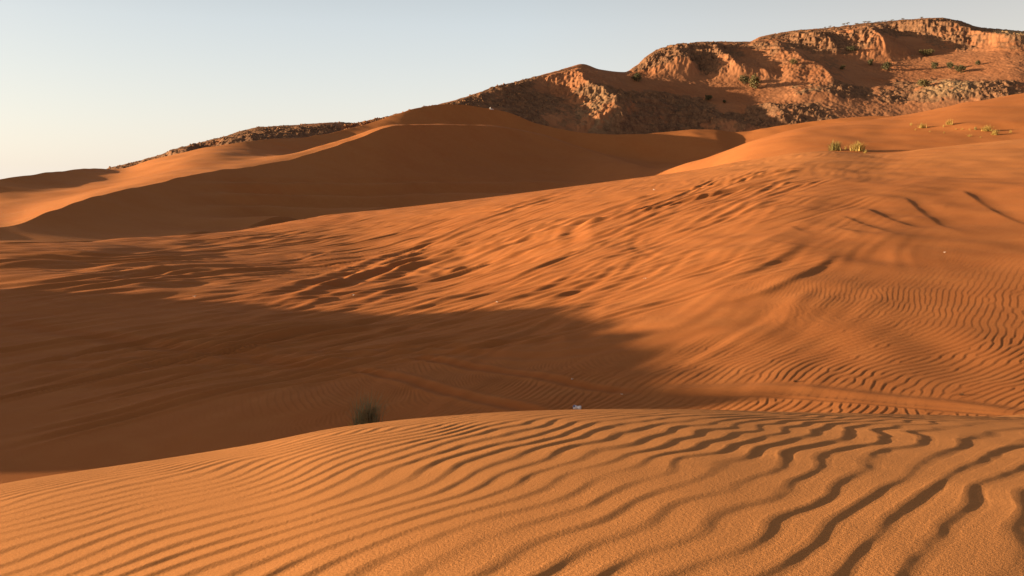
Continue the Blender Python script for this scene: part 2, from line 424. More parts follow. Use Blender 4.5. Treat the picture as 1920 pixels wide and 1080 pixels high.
for k in range(60):                                     # older, half blown-over wheel marks up the slope
    t = rs.random(); px0 = 330 + 1000*t + 90*rs.standard_normal(); py0 = 585 - 190*t + 62*rs.standard_normal()
    if not 370 < py0 < 660: continue
    c0 = ground_hit(px0, py0); L = rs.uniform(4, 15)*(0.6 + c0[1]/45); th = R(57 + 3.2*rs.standard_normal()); cu = 0.02*rs.standard_normal()
    tt = np.linspace(-0.5, 0.5, 14)*L
    P = np.stack([c0[0] + tt*math.cos(th) - cu*tt*tt*math.sin(th), c0[1] + tt*math.sin(th) + cu*tt*tt*math.cos(th)], 1)
    w_ = rs.uniform(0.10, 0.24)*(0.7 + c0[1]/60); plan.append((w_*rs.uniform(0.2, 0.6), w_, w_*rs.uniform(0.2, 0.55), 0.12*rs.random(), P))
for k in range(80):                                      # long fine wheel lines fanning out over the slope
    px0 = rs.uniform(420, 1500); py0 = rs.uniform(400, 640) - 0.10*(px0 - 900)
    if not 360 < py0 < 660: continue
    c0 = ground_hit(px0, py0); L = rs.uniform(8, 26)
    fan = float(smooth(650, 1100, px0)*smooth(430, 540, py0 + 0.1*(px0 - 900)))
    th = R(57 - 22*fan + 1.5*rs.standard_normal()); cu = 0.004*rs.standard_normal(); tt = np.linspace(-0.5, 0.5, 14)*L
    P = np.stack([c0[0] + tt*math.cos(th) - cu*tt*tt*math.sin(th), c0[1] + tt*math.sin(th) + cu*tt*tt*math.cos(th)], 1)
    w_ = rs.uniform(0.06, 0.13)*(0.7 + c0[1]/60); plan.append((w_*rs.uniform(0.4, 0.9), w_, w_*rs.uniform(0.4, 0.8), 0.25*rs.random()**2, P))
for ti, (dep, w, berm, rd, P) in enumerate(plan):
    gain = 2.1 if len(tracks) - 8 <= ti < len(tracks) else (0.95 if 11 <= ti <= 20 else 0.8)
    lo = P.min(0) - 2.5; hi = P.max(0) + 2.5
    mask = inval & (Xg > lo[0]) & (Xg < hi[0]) & (Yg > lo[1]) & (Yg < hi[1])
    r, arc, sd = near_polyline(P, mask)
    e = smooth(0, 0.12, arc)*smooth(1, 0.88, arc)
    brk = np.clip(0.8 + 0.32*T_soft(Xg[mask]/80, Yg[mask]/80), 0, 1.4)
    if gain > 2:                                         # sideways skids: a small scarp on the sunny side, a scoop beyond it
        hgt_ = (0.13 if ti < len(tracks) - 5 else 0.075)*e*brk
        D[mask] += np.where(sd < 0, hgt_*np.exp(-(r/(4.5*w))**2), hgt_*np.exp(-(r/(0.7*w))**2) - 0.45*hgt_*np.exp(-((r - 2.2*w)/(1.6*w))**2))
        continue
    D[mask] += 0.30*gain*e*brk*(1 + 2.0*smooth(600, 650, PYb[mask])*smooth(1250, 1050, PXg[mask]))*(-dep*np.exp(-(r/w)**2) + berm*np.exp(-((r - 1.9*w)/(0.75*w))**2))
    red[mask] = np.maximum(red[mask], rd*e*np.exp(-(r/(1.3*w))**4))
    quiet[mask] *= 1 - 0.95*e*np.exp(-(r/(2.4*w))**4)

# --- small slip faces at the foot of the right-hand dunes
s7 = SEGg == 7
def step_down(pts, h, soft, fx):
    a = np.array(pts, float); ed = np.interp(PXg, a[:, 0], a[:, 1])
    return -h*smooth(ed, ed + soft, PYb)*smooth(a[0, 0]-fx, a[0, 0]+fx, PXg)*smooth(a[-1, 0]+fx, a[-1, 0]-fx, PXg)
#D += s7*step_down([(1270, 303), (1330, 298), (1420, 291), (1540, 279)], 2.6, 9, 30)
#D += s7*step_down([(1640, 270), (1700, 266), (1760, 266), (1800, 266)], 2.2, 9, 30)
D += s7*step_down([(1770, 236), (1850, 233), (1960, 228)], 0.45, 6, 70)
# --- wind ripples
an = R(52)
def rip(cosT, sinT, a, b, skew):
    c = cosT(a/128, b/128); s = sinT(a/128, b/128)
    amp = np.sqrt(c*c + s*s); ph = np.arctan2(s, c)
    return np.cos(ph - skew*np.cos(ph))*np.clip(amp*1.15, 0, 1)
# foreground: long crests, spacing grows to the right
ff = SEGg <= 3
xx = Xg[ff]; yy = Yg[ff]
bend = -0.045*xx*np.abs(xx)*smooth(0, 1.5, xx)
nx, ny = math.sin(R(56)), -math.cos(R(56))
q = xx*nx + yy*ny + bend*0.6 + 0.10*T_soft(xx/11+.2, yy/11) + 0.012*T_soft(xx/4, yy/4+.4)
lam0, gr = 0.225, 0.22
a = (1 - np.exp(-gr*q))/(gr*lam0)
b = (xx*(-ny) + yy*nx)/0.50
h = rip(R_cos, R_sin, a + 43.5, b + 31, 0.55)
lamq = lam0*np.exp(gr*q)
fade_f = np.where(SEGg[ff] < 3, 1, 0)
D[ff] += h*np.minimum(lamq, 0.235)*0.0245*(0.8 + 0.25*T_soft(xx/3, yy/3))*fade_f
# valley: wavy, forked crests
vv = (SEGg >= 3) & (SEGg <= 5)
xx = Xg[vv]; yy = Yg[vv]
nx, ny = math.sin(an), -math.cos(an)
q = xx*nx + yy*ny + 0.5*T_soft(xx/70, yy/70+.1) + 0.018*T_soft(xx/9, yy/9)
lam = 0.155
gq, lq = 0.075, 0.108                                  # spacing widens gently towards the right
qa = np.clip(q + 8, -14, 30); lam_v = lq*np.exp(gq*qa)
h = rip(Q_cos, Q_sin, (1 - np.exp(-gq*qa))/(gq*lq) + (q + 8 - qa)/lam, (xx*(-ny) + yy*nx)/0.16*0.6, 0.8)*np.clip(lam_v/0.155, 0.3, 1.15)
amt = np.interp(yy, [12, 14, 17, 20, 23, 27, 34, 48], [0.85, 0.95, 1.15, 0.75, 0.30, 0.12, 0.06, 0.0])*quiet[vv]*(1 - 0.6*st_mask[vv])*(0.12 + 0.88*smooth(350, 750, PXg[vv]))
amt *= np.clip(0.85 + 0.18*T_soft(xx/14+.5, yy/14), 0, 1.1)*(1 + 0.7*smooth(1250, 1000, PXg[vv]))
D[vv] += h*0.0068*amt
# far faces: faint long undulations on the shaded dune and small ripples on lit slopes
fa = (SEGg >= 7) & (SEGg <= 11)
D += fa*0.12*T_soft(Xg/90, Yg/90)
s7 = SEGg == 7
D += s7*0.42*np.sin(PYb/3.6 + 0.9*T_soft(PXg/2600, PYb/1300))*smooth(330, 350, PYb)*smooth(330, 520, PXg)*smooth(1250, 1000, PXg)

Z = Zb + D
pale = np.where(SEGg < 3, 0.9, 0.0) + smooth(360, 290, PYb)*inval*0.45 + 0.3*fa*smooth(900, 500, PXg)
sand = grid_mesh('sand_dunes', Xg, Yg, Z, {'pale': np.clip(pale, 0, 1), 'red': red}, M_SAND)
tag(sand, 'orange sand dunes with ripples and tyre tracks', 'sand', kind='structure')

# ------------------------------------------------------------------ rocky hills behind the dunes
def hill_mesh(name, px, L, nrow, feats, mounds, rockf, palef, seed, amp=1.0):
    ks = []
    for tab in L:
        p, y = line(tab, px); ks.append((y, zz(p, y)))
    ys = [k[0] for k in ks]; zs = [k[1] for k in ks]
    ys += [ys[-1] + 60, ys[-1] + 260]; zs += [zs[-1] - 9, zs[-1] - 70]
    ys = np.array(ys); zs = np.array(zs)
    hgt = np.diff(ys, axis=0); d = np.diff(zs, axis=0)/hgt
    m = np.zeros_like(zs)
    same = d[:-1]*d[1:] > 0
    with np.errstate(divide='ignore', invalid='ignore'):
        m[1:-1] = np.where(same, 2/(1/d[:-1] + 1/d[1:]), 0)
    m[0] = d[0]; m[-1] = d[-1]
    sk = len(L) - 1
    m[sk] = zs[sk]/ys[sk]
    Ys, Zs, T = [], [], []
    for k in range(len(ys)-1):
        n = nrow[k]; t = (np.arange(n)/n)[:, None]
        u = t; hh = hgt[k]; Y = ys[k] + hh*u
        u2 = u*u; u3 = u2*u
        Zs.append((2*u3-3*u2+1)*zs[k] + (u3-2*u2+u)*hh*m[k] + (-2*u3+3*u2)*zs[k+1] + (u3-u2)*hh*m[k+1]); Ys.append(Y)
        T.append(k + t[:, 0])
    Y = np.concatenate(Ys); Z = np.concatenate(Zs); T = np.concatenate(T)[:, None]
    P = np.broadcast_to(px[None], Y.shape); X = (P - CX)/F*Y
    PY = HOR - Z*F/Y
    skyp = line(L[-1], px)[0][None]
    keep = smooth(0, 10, PY - skyp)*(T <= sk)             # relief fades out at the skyline itself
    warp = 9*T_fbm(P/900, PY/500) ; warp2 = 5*T_soft(P/420+.3, PY/240)
    Dz = np.zeros_like(Z)
    for pts, h, wl, wr in feats:
        a = np.array(pts, float); o = np.argsort(a[:, 1]); a = a[o]
        xc = np.interp(PY, a[:, 1], a[:, 0]) + warp + warp2*0.7
        dd = P - xc
        prof = np.where(dd < 0, np.clip(1 + dd/wl, 0, 1), np.clip(1 - dd/wr, 0, 1))
        e = smooth(a[0, 1]-8, a[0, 1]+8, PY)*smooth(a[-1, 1]+10, a[-1, 1]-8, PY)
        Dz += h*prof*e
    for cx, cy, rx, ry, h in mounds:
        dx = (P + warp - cx)/rx; dy = (PY + warp2*0.4 - cy)/ry
        Dz += h*np.exp(-(dx*dx + dy*dy)*1.2)
    Dz = np.minimum(Dz, np.maximum(PY - skyp - 2, 0)*Y/F*0.8)
    rk = rockf(P + warp2*1.5, PY + warp2*0.6, Dz)
    rk = np.clip(rk*(0.95 + 0.25*T_fbm(X/90, Y/90)) + 0.16*T_fbm(X/120, Y/120), 0, 1)
    pl = palef(P + warp2, PY + warp2*.5)
    rough = T_fbm(X/170.0, Y/170.0)*0.5 + T_fbm(X/60.0 + .3, Y/60.0)*0.16
    rub = T_rub1(X/90.0, Y/90.0)*0.36 + T_rub2(X/40.0 + .2, Y/40.0)*0.22
    Dz = Dz*keep + amp*rk*(rub*(0.5+0.5*keep) + rough*(0.35 + 0.65*keep)) + (1-rk)*0.10*T_fbm(X/50, Y/50)*keep
    bed = (Z + Dz + 0.05*X + 1.3*T_soft(X/240, Y/240))/2.7
    Dz = Dz + amp*rk*keep*(0.34*np.sin(6.2832*bed) + 0.16*np.sin(6.2832*bed*2.3 + 1))*np.clip(0.6 + 0.6*T_soft(X/150 + .3, Y/150), 0, 1.3)
    o = grid_mesh(name, X, Y, Z + Dz, {'rock': rk, 'pale': np.clip(pl, 0, 1)}, M_HILL)
    return o, (P, Y, X, Z + Dz, rk*(T <= sk))

skyl = [(640, 236, 272), (700, 226, 278), (770, 208, 288), (860, 186, 306), (925, 166, 322), (985, 150, 340), (1040, 133, 356), (1070, 125, 364), (1092, 120, 370), (1125, 130, 374), (1170, 135, 376), (1195, 122, 384), (1215, 104, 392), (1235, 93, 400),
        (1280, 83, 412), (1340, 78, 424), (1405, 78, 432), (1425, 69, 436), (1500, 57, 450), (1560, 52, 458), (1620, 45, 466), (1700, 37, 476), (1760, 33, 480),
        (1800, 40, 482), (1830, 51, 482), (1900, 59, 480), (1960, 63, 478), (2300, 95, 500), (3000, 200, 520)]
hbase = [(640, 275, 262), (770, 250, 268), (860, 250, 276), (920, 265, 284), (1000, 280, 290), (1100, 280, 292), (1250, 275, 304), (1345, 264, 310), (1400, 262, 311), (1500, 252, 312), (1613, 240, 313), (1700, 238, 314), (1920, 228, 314), (2300, 225, 314), (3000, 240, 314)]
hm1 = [(640, 262, 266), (770, 236, 274), (860, 228, 284), (985, 225, 300), (1092, 212, 312), (1215, 195, 330), (1340, 188, 345), (1400, 182, 346), (1480, 178, 345), (1560, 174, 346), (1640, 168, 352), (1700, 166, 354), (1800, 163, 350), (1920, 158, 344), (2300, 165, 360), (3000, 220, 380)]
hm2 = [(640, 250, 270), (770, 220, 280), (860, 204, 294), (985, 180, 322), (1092, 155, 348), (1170, 152, 352), (1215, 143, 362), (1340, 122, 380), (1400, 118, 384), (1500, 106, 390), (1640, 104, 402), (1700, 102, 404), (1800, 100, 398), (1920, 95, 390), (2300, 120, 420), (3000, 210, 450)]
feats = [   # rib crest from top to bottom, height m, lit side width px, shaded side width px
 ([(1050, 140), (1100, 175), (1150, 200), (1165, 250)], 5, 70, 90),
 ([(1255, 92), (1275, 105), (1280, 140)], 6, 70, 35),
 ([(1320, 90), (1345, 112), (1385, 145)], 5, 60, 60),
 ([(1430, 85), (1500, 130), (1560, 165)], 3, 90, 60),
 ([(1525, 62), (1550, 85), (1575, 104)], 4.5, 45, 35),
 ([(1585, 58), (1625, 85), (1650, 108)], 8, 65, 90),
 ([(1740, 40), (1800, 62), (1900, 90)], 8, 90, 130),
 ([(1440, 200), (1460, 215), (1480, 240)], 2.5, 60, 50),
 ([(1290, 205), (1330, 228), (1400, 255)], 2.5, 70, 60),
]
mounds = [(1790, 178, 110, 22, 3.2), (1540, 185, 60, 14, 2.2), (1500, 218, 80, 16, 1.8), (1200, 215, 60, 25, 2)]
def rock_main(P, PY, Dz):
    r = 0.0 + 0*P
    def box(x0, x1, y0, y1, fx=25, fy=10): return smooth(x0-fx, x0+fx, P)*smooth(x1+fx, x1-fx, P)*smooth(y0-fy, y0+fy, PY)*smooth(y1+fy, y1-fy, PY)
    r += 0.85*box(600, 1085, 100, 300) - 0.6*box(1000, 1075, 150, 180, 20, 8) - 0.5*box(1020, 1080, 215, 250, 20, 8)
    r += 0.9*box(1085, 1330, 180, 290) - 0.5*box(1100, 1230, 130, 172, 30, 6)
    r += 0.9*box(1180, 1330, 75, 138, 15, 5) + 0.7*box(1330, 1500, 40, 98) + 0.7*box(1310, 1385, 100, 146, 15, 6)
    r += 0.8*box(1480, 1650, 40, 104, 20, 6) + 0.8*box(1640, 2300, 20, 66, 30, 7) + 0.75*box(1740, 2300, 50, 90, 40, 6)
    r += 0.35*box(1440, 1600, 110, 160, 30, 10)
    r += 0.8*box(1490, 1640, 166, 190, 15, 5) + 0.85*box(1660, 1910, 155, 198, 25, 5) + 0.8*box(1410, 1580, 203, 250, 20, 5) + 0.8*box(1270, 1420, 212, 280, 20, 6)
    return r
def pale_main(P, PY):
    def box(x0, x1, y0, y1, fx=25, fy=10): return smooth(x0-fx, x0+fx, P)*smooth(x1+fx, x1-fx, P)*smooth(y0-fy, y0+fy, PY)*smooth(y1+fy, y1-fy, PY)
    return 0.6*box(1730, 1830, 160, 190) + 0.9*box(1860, 2300, 55, 85, 20, 6) + 0.8*box(1690, 1730, 95, 110, 12, 5) + 0.5*box(1495, 1540, 165, 185, 12, 5) + 0.3*box(1085, 1150, 190, 250)
PXH = np.concatenate([np.linspace(640, 1990, 1100), np.linspace(2000, 3000, 60)])
hill, HG = hill_mesh('rocky_hill', PXH, [hbase, hm1, hm2, skyl], [90, 150, 190, 12, 8], feats, mounds, rock_main, pale_main, 1)
tag(hill, 'large brown rocky hill with orange sand drifts behind the dunes', 'hill', kind='structure')

lsky = [(130, 345, 300), (180, 324, 300), (200, 317, 302), (270, 300, 312), (340, 278, 322), (420, 255, 335), (460, 243, 340), (490, 237, 345), (540, 236, 352), (620, 230, 365), (660, 231, 372), (700, 232, 380), (780, 238, 400), (900, 260, 420)]
lm = [(p, v + 16, y - 22) for p, v, y in lsky]
lb = [(p, v + 45, y - 45) for p, v, y in lsky]
PXL = np.linspace(130, 900, 520)
lhill, LG = hill_mesh('rocky_ridge', PXL, [lb, lm, lsky], [30, 70, 10, 6], [([(330, 270), (350, 300)], 2, 40, 40)], [], lambda P, PY, Dz: 0.95 + 0*P, lambda P, PY: 0*P, 2, 0.8)
tag(lhill, 'low dark rocky ridge behind the left dune crest', 'hill', kind='structure')

# ------------------------------------------------------------------ finding the ground for things
PYf = HOR - Z*F/Yg
def sand_at(px, py, seg0=3):
    r0 = int(np.searchsorted(SEG, seg0)); j = int(np.argmin(np.abs(PX - px)))
    col = PYf[r0:, j]; idx = np.nonzero(col <= py)[0]; i = r0 + (max(1, idx[0]) if len(idx) else 1)
    t = float(np.clip((PYf[i-1, j] - py)/(PYf[i-1, j] - PYf[i, j] + 1e-9), 0, 1))
    y = Yg[i-1, j]*(1-t) + Yg[i, j]*t
    return Vector(((px - CX)/F*y, y, Z[i-1, j]*(1-t) + Z[i, j]*t))
hP, hY, hX, hZ = HG[:4]; hPY = HOR - hZ*F/hY
def hill_at(px, py):
    j = int(np.argmin(np.abs(PXH - px))); col = hPY[:, j]; idx = np.nonzero(col <= py)[0]
    i = max(1, idx[0]) if len(idx) else int(np.argmin(col))
    return Vector(((px - CX)/F*hY[i, j], hY[i, j], hZ[i, j]))

def empty(name, loc, label, cat, group=None):
    o = bpy.data.objects.new(name, None); C.objects.link(o); o.location = loc; o.empty_display_size = 0.2
    return tag(o, label, cat, group)

# ------------------------------------------------------------------ plants
M_LEAF = plain_mat('shrub_leaves', (0.088, 0.078, 0.037), 0.8, 0.15, 0.45, 1.5, trans=0.10)
M_LEAF_DRY = plain_mat('dry_olive_leaves', (0.135, 0.108, 0.045), 0.8, 0.15, 0.4, 1.5, trans=0.12)
M_ACA = plain_mat('acacia_leaves', (0.16, 0.115, 0.062), 0.8, 0.15, 0.3, 1.5, trans=0.35)
M_BARK = plain_mat('grey_brown_bark', (0.12, 0.075, 0.045), 0.9, 0.1, 0.3, 9)
M_STRAW = plain_mat('straw_grass', (0.46, 0.32, 0.095), 0.8, 0.15, 0.35, 3, trans=0.3)
M_GREEN = plain_mat('green_grass', (0.27, 0.215, 0.075), 0.8, 0.15, 0.4, 3, trans=0.3)
M_WISP = plain_mat('grey_green_blades', (0.23, 0.20, 0.11), 0.85, 0.1, 0.35, 12, trans=0.25)
M_TWIG = plain_mat('dead_twig', (0.10, 0.055, 0.03), 0.9, 0.1, 0.3, 9)

def leaf_mesh(name, lobes, n, size, mat, seed):
    r = np.random.default_rng(seed); V, Fc = [], []
    vol = np.array([a*b*c for _, (a, b, c) in lobes])**(2/3); vol /= vol.sum()
    for _ in range(n):
        c, rad = lobes[r.choice(len(lobes), p=vol)]
        d = r.standard_normal(3); d /= np.linalg.norm(d); rr = (0.35 + 0.65*r.random()**0.5)*(1 + 0.16*r.standard_normal())
        p = np.array(c) + d*np.array(rad)*rr
        if p[2] < 0.02: p[2] = 0.02 + 0.05*r.random()
        a = r.standard_normal(3); a /= np.linalg.norm(a); b = np.cross(a, r.standard_normal(3)); b /= np.linalg.norm(b)+1e-9
        sz = size*(0.6 + 0.9*r.random()); k = len(V)
        V += [p - a*sz, p + b*sz*0.5, p + a*sz, p - b*sz*0.5]; Fc.append((k, k+1, k+2, k+3))
    return V, Fc

def tube(V, Fc, pts, rad, sides=5):
    base = len(V); n = len(pts)
    for i, (p, q) in enumerate(zip(pts, rad)):
        t = Vector(pts[min(i+1, n-1)]) - Vector(pts[max(i-1, 0)]); t.normalize()
        u = t.orthogonal().normalized(); v = t.cross(u)
        for k in range(sides):
            a = 2*math.pi*k/sides
            V.append(Vector(p) + (u*math.cos(a) + v*math.sin(a))*q)
    for i in range(n-1):
        for k in range(sides):
            a = base + i*sides + k; b = base + i*sides + (k+1) % sides
            Fc.append((a, b, b + sides, a + sides))

def shrub(loc, w, h, label, mat, seed, group, n=620):
    r = random.Random(seed)
    o = empty('desert_shrub', loc - Vector((0, 0, 0.05*h)), label, 'shrub', group)
    lobes = [((0, 0, 0.5*h), (0.36*w, 0.36*w, 0.5*h))]
    for k in range(r.randint(4, 7)):
        a = r.random()*6.28; q = r.uniform(0.15, 0.36)*w; sc_ = r.uniform(0.13, 0.27)
        lobes.append(((q*math.cos(a), q*math.sin(a), r.uniform(0.3, 0.85)*h), (sc_*w, sc_*w, sc_*h*1.25)))
    V, Fc = leaf_mesh('foliage', lobes, n, 0.05*min(w, h) + 0.018*w, mat, seed)
    add_mesh('foliage', V, Fc, mat, o)
    V, Fc = [], []
    for k in range(6):
        a = r.random()*6.28; q = r.uniform(0.1, 0.3)*w
        tube(V, Fc, [(0, 0, -0.1*h), (q*0.4*math.cos(a), q*0.4*math.sin(a), 0.3*h), (q*math.cos(a), q*math.sin(a), 0.75*h)], [0.03*w, 0.02*w, 0.008*w], 5)
    add_mesh('stem', V, Fc, M_BARK, o)
    return o

G_SH = 'green shrubs scattered over the rocky hill'
hill_shrubs = [
 (1194, 153, 22, 15, 0, 'dark round shrub in shade on the saddle left of the sunlit rock bluff'),
 (1397, 157, 22, 17, 0, 'upper left bush of the touching pair of tall bushes below the dark slope'),
 (1415, 166, 30, 24, 1, 'largest green bush of the hill, lower right one of a touching pair'),
 (1328, 188, 16, 10, 0, 'small dark shrub in the shade below the touching pair of bushes'),
 (1358, 193, 9, 6, 0, 'tiny dark shrub just right of the small shaded shrub'),
 (1488, 121, 17, 10, 1, 'yellowish shrub among pale stones left of the dark sand hollow'),
 (1595, 96, 24, 8, 0, 'low dark shrub at the foot of the striped rock ribs'),
 (1632, 123, 13, 12, 0, 'small upright dark shrub inside the shaded sand hollow'),
 (1663, 131, 21, 14, 0, 'wider dark shrub on the right inside the shaded sand hollow'),
 (1580, 131, 13, 8, 1, 'olive tuft of shrub on the left rim of the shaded hollow'),
 (1753, 129, 17, 12, 0, 'round sunlit shrub nearest the edge of the hollow shadow'),
 (1782, 129, 14, 12, 0, 'middle round shrub of the sunlit row with a long shadow'),
 (1801, 136, 25, 14, 0, 'broad low shrub in front of the sunlit row'),
 (1834, 122, 12, 9, 0, 'smallest shrub at the right end of the sunlit row'),
 (1734, 163, 30, 14, 1, 'wide olive shrub right behind the pale rocky mound'),
 (1736, 105, 28, 11, 1, 'brownish shrub on the lit slope beside pale boulders'),
]
for k, (px, py, wpx, hpx, dry, lab) in enumerate(hill_shrubs):
    p = hill_at(px, py); u = p.y/F
    shrub(p, wpx*u, hpx*u*1.1, lab, M_LEAF_DRY if dry else M_LEAF, 100 + k, G_SH)

G_TR = 'small flat-topped trees along the hill skyline'
sky_trees = [(1547, 52, 6, 5, 'faint small tree, leftmost of those on the hill skyline'), (1556, 51, 7, 6, 'small flat tree second from the left on the skyline'),
 (1582, 49, 9, 7, 'left tree of the close dark pair on the skyline'), (1590, 48, 9, 9, 'right and taller tree of the close dark pair on the skyline'),
 (1606, 47, 9, 4, 'low spreading tree just right of the dark pair'), (1621, 46, 9, 6, 'rounded tree halfway along the skyline row'),
 (1629, 45, 11, 6, 'wide tree touching the rounded one on the skyline'), (1648, 42, 9, 4, 'low tree before a gap left of two tiny trees'),
 (1654, 41, 6, 5, 'left of two tiny neighbouring skyline trees'), (1660, 41, 5, 5, 'right of two tiny neighbouring skyline trees'),
 (1673, 40, 9, 5, 'squat tree right of the two tiny trees'), (1693, 38, 8, 5, 'single tree before the hill summit'), (1728, 35, 8, 5, 'tree closest to the hill summit')]
for k, (px, py, wpx, hpx, lab) in enumerate(sky_trees):
    j = int(np.argmin(np.abs(PXH - px))); i = int(np.argmin(hPY[:, j])); y = hY[i, j]; u = y/F
    p = Vector(((px - CX)/F*y, y, hZ[i, j] - 0.45)); w_, h_ = wpx*u*0.85, hpx*u*0.85
    o = empty('acacia_tree', p, lab, 'tree', G_TR)
    V, Fc = [], []
    r = random.Random(k)
    for q in range(3):
        a = r.random()*6.28
        tube(V, Fc, [(0, 0, -0.3), (0.1*w_*math.cos(a), 0.1*w_*math.sin(a), 0.4*h_), (0.3*w_*math.cos(a), 0.3*w_*math.sin(a), 0.8*h_)], [0.07, 0.05, 0.02], 5)
    add_mesh('trunk', V, Fc, M_BARK, o)
    lobes = [((0, 0, 0.78*h_), (0.5*w_, 0.5*w_, 0.2*h_)), ((0.2*w_, 0.1*w_, 0.9*h_), (0.3*w_, 0.3*w_, 0.16*h_)), ((-0.22*w_, 0, 0.7*h_), (0.28*w_, 0.3*w_, 0.17*h_))]
    V, Fc = leaf_mesh('crown', lobes, 120, 0.065*w_, M_ACA, 400 + k)
    add_mesh('crown', V, Fc, M_ACA, o)

def tussock(name, loc, w, h, label, mat, seed, group=None, n=160, lean=0.25, thick=0.02, parent=None, cat='grass tuft'):
    r = random.Random(seed); V, Fc = [], []
    for k in range(n):
        a = r.random()*6.28; d = r.random()**0.7; L = h*r.uniform(0.55, 1.1)*(1 - 0.25*d)
        bx, by = 0.22*w*r.gauss(0, 1)*0.6, 0.22*w*r.gauss(0, 1)*0.6
        ox = math.cos(a)*d*0.5*w + lean*h*r.uniform(0.2, 1); oy = math.sin(a)*d*0.5*w
        s0 = thick*h*r.uniform(0.6, 1.3)
        ax = Vector((math.cos(a + 1.57), math.sin(a + 1.57), 0))*s0
        prev = None
        for t in (0, 0.45, 0.8, 1.0):
            p = Vector((bx + ox*t*t, by + oy*t*t, -0.03*h + L*(t - 0.22*t*t*d)))
            k0 = len(V); wd = 1 - 0.85*t
            V += [p - ax*wd, p + ax*wd]
            if prev is not None: Fc.append((prev, prev+1, k0+1, k0))
            prev = k0
    o = add_mesh(name, V, Fc, mat, parent)
    o.location = loc
    if label and not parent: tag(o, label, cat, group)
    return o

G_GR = 'grass tufts on the sunlit dunes'
tufts = [
 (1565, 282, 30, 19, 1, 'left of the two big bushy grass clumps on the dune edge', 260), (1607, 283, 36, 19, 0, 'right of the two big bushy grass clumps on the dune edge', 260),
 (1622, 289, 11, 7, 0, 'little straw tuft at the right foot of the big clump', 60), (1586, 280, 9, 9, 0, 'thin sparse blades between the two big grass clumps', 30),
 (1708, 235, 9, 6, 0, 'faint tuft furthest left on the upper dune', 60), (1728, 240, 19, 10, 0, 'straw clump with dark base on the left of the upper dune', 150),
 (1716, 244, 5, 4, 0, 'tiny tuft below left of the dark-based straw clump', 40), (1743, 247, 6, 3, 0, 'tiny low tuft below right of the dark-based straw clump', 40),
 (1780, 234, 20, 11, 0, 'straw clump leaning left at the start of the dark hollow', 150), (1769, 238, 5, 6, 0, 'thin tuft just left of the leaning straw clump', 40),
 (1770, 250, 4, 5, 0, 'thin tuft alone below the leaning straw clump', 30), (1792, 243, 7, 4, 0, 'first tiny tuft along the dark hollow', 40),
 (1804, 243, 7, 4, 0, 'second tiny tuft along the dark hollow', 40), (1818, 244, 6, 4, 0, 'third tiny tuft along the dark hollow', 40),
 (1829, 243, 8, 7, 1, 'greenish tuft at the right end of the dark hollow', 60), (1850, 246, 26, 12, 0, 'broad yellow clump, upper of the two brightest on the right', 200),
 (1865, 253, 18, 11, 0, 'yellow clump, lower of the two brightest on the right', 170), (1817, 256, 14, 6, 0, 'pale sparse patch of blades below the dark hollow', 60),
 (1838, 258, 5, 4, 0, 'tiny tuft lowest on the slope under the yellow clumps', 30), (1895, 249, 7, 6, 0, 'thin tuft furthest right on the upper dune', 40)]
for k, (px, py, wpx, hpx, gr_, lab, n) in enumerate(tufts):
    p = sand_at(px, py, 6); u = p.y/F
    tussock('grass_tuft', p, wpx*u, hpx*u*1.15, lab, M_GREEN if gr_ else M_STRAW, 700 + k, G_GR, n, 0.2, 0.03)

# the bush in the shaded hollow just behind the near crest
p = sand_at(688, 803, 3); u = p.y/F
o = empty('valley_shrub', p, 'wispy dark green bush half hidden behind the foreground crest', 'shrub')
tussock('foliage', (0, 0, 0), 84*u, 80*u, None, M_WISP, 31, n=360, lean=0.12, thick=0.008, parent=o)
tussock('dry_stalk', (-0.24, 0.02, 0), 0.12, 27*u, None, M_STRAW, 32, n=9, lean=-0.35, thick=0.014, parent=o)
V, Fc = leaf_mesh('inner_leaves', [((0, 0, 0.17), (0.13, 0.12, 0.13)), ((0.06, 0, 0.22), (0.09, 0.09, 0.1))], 110, 0.012, M_LEAF, 33)
add_mesh('inner_leaves', V, Fc, M_LEAF, o)

for k, (px, py, lab) in enumerate([(1491, 716, 'small dark clump of dead twigs on the upper edge of the tyre track'), (1803, 741, 'small dark clump of dead twigs beside the track at right')]):
    p = sand_at(px, py, 3); u = p.y/F
    tussock('dead_twigs', p, 15*u, 7*u, lab, M_TWIG, 50 + k, 'dead twig clumps by the track', 26, 0.1, 0.06, cat='twigs')

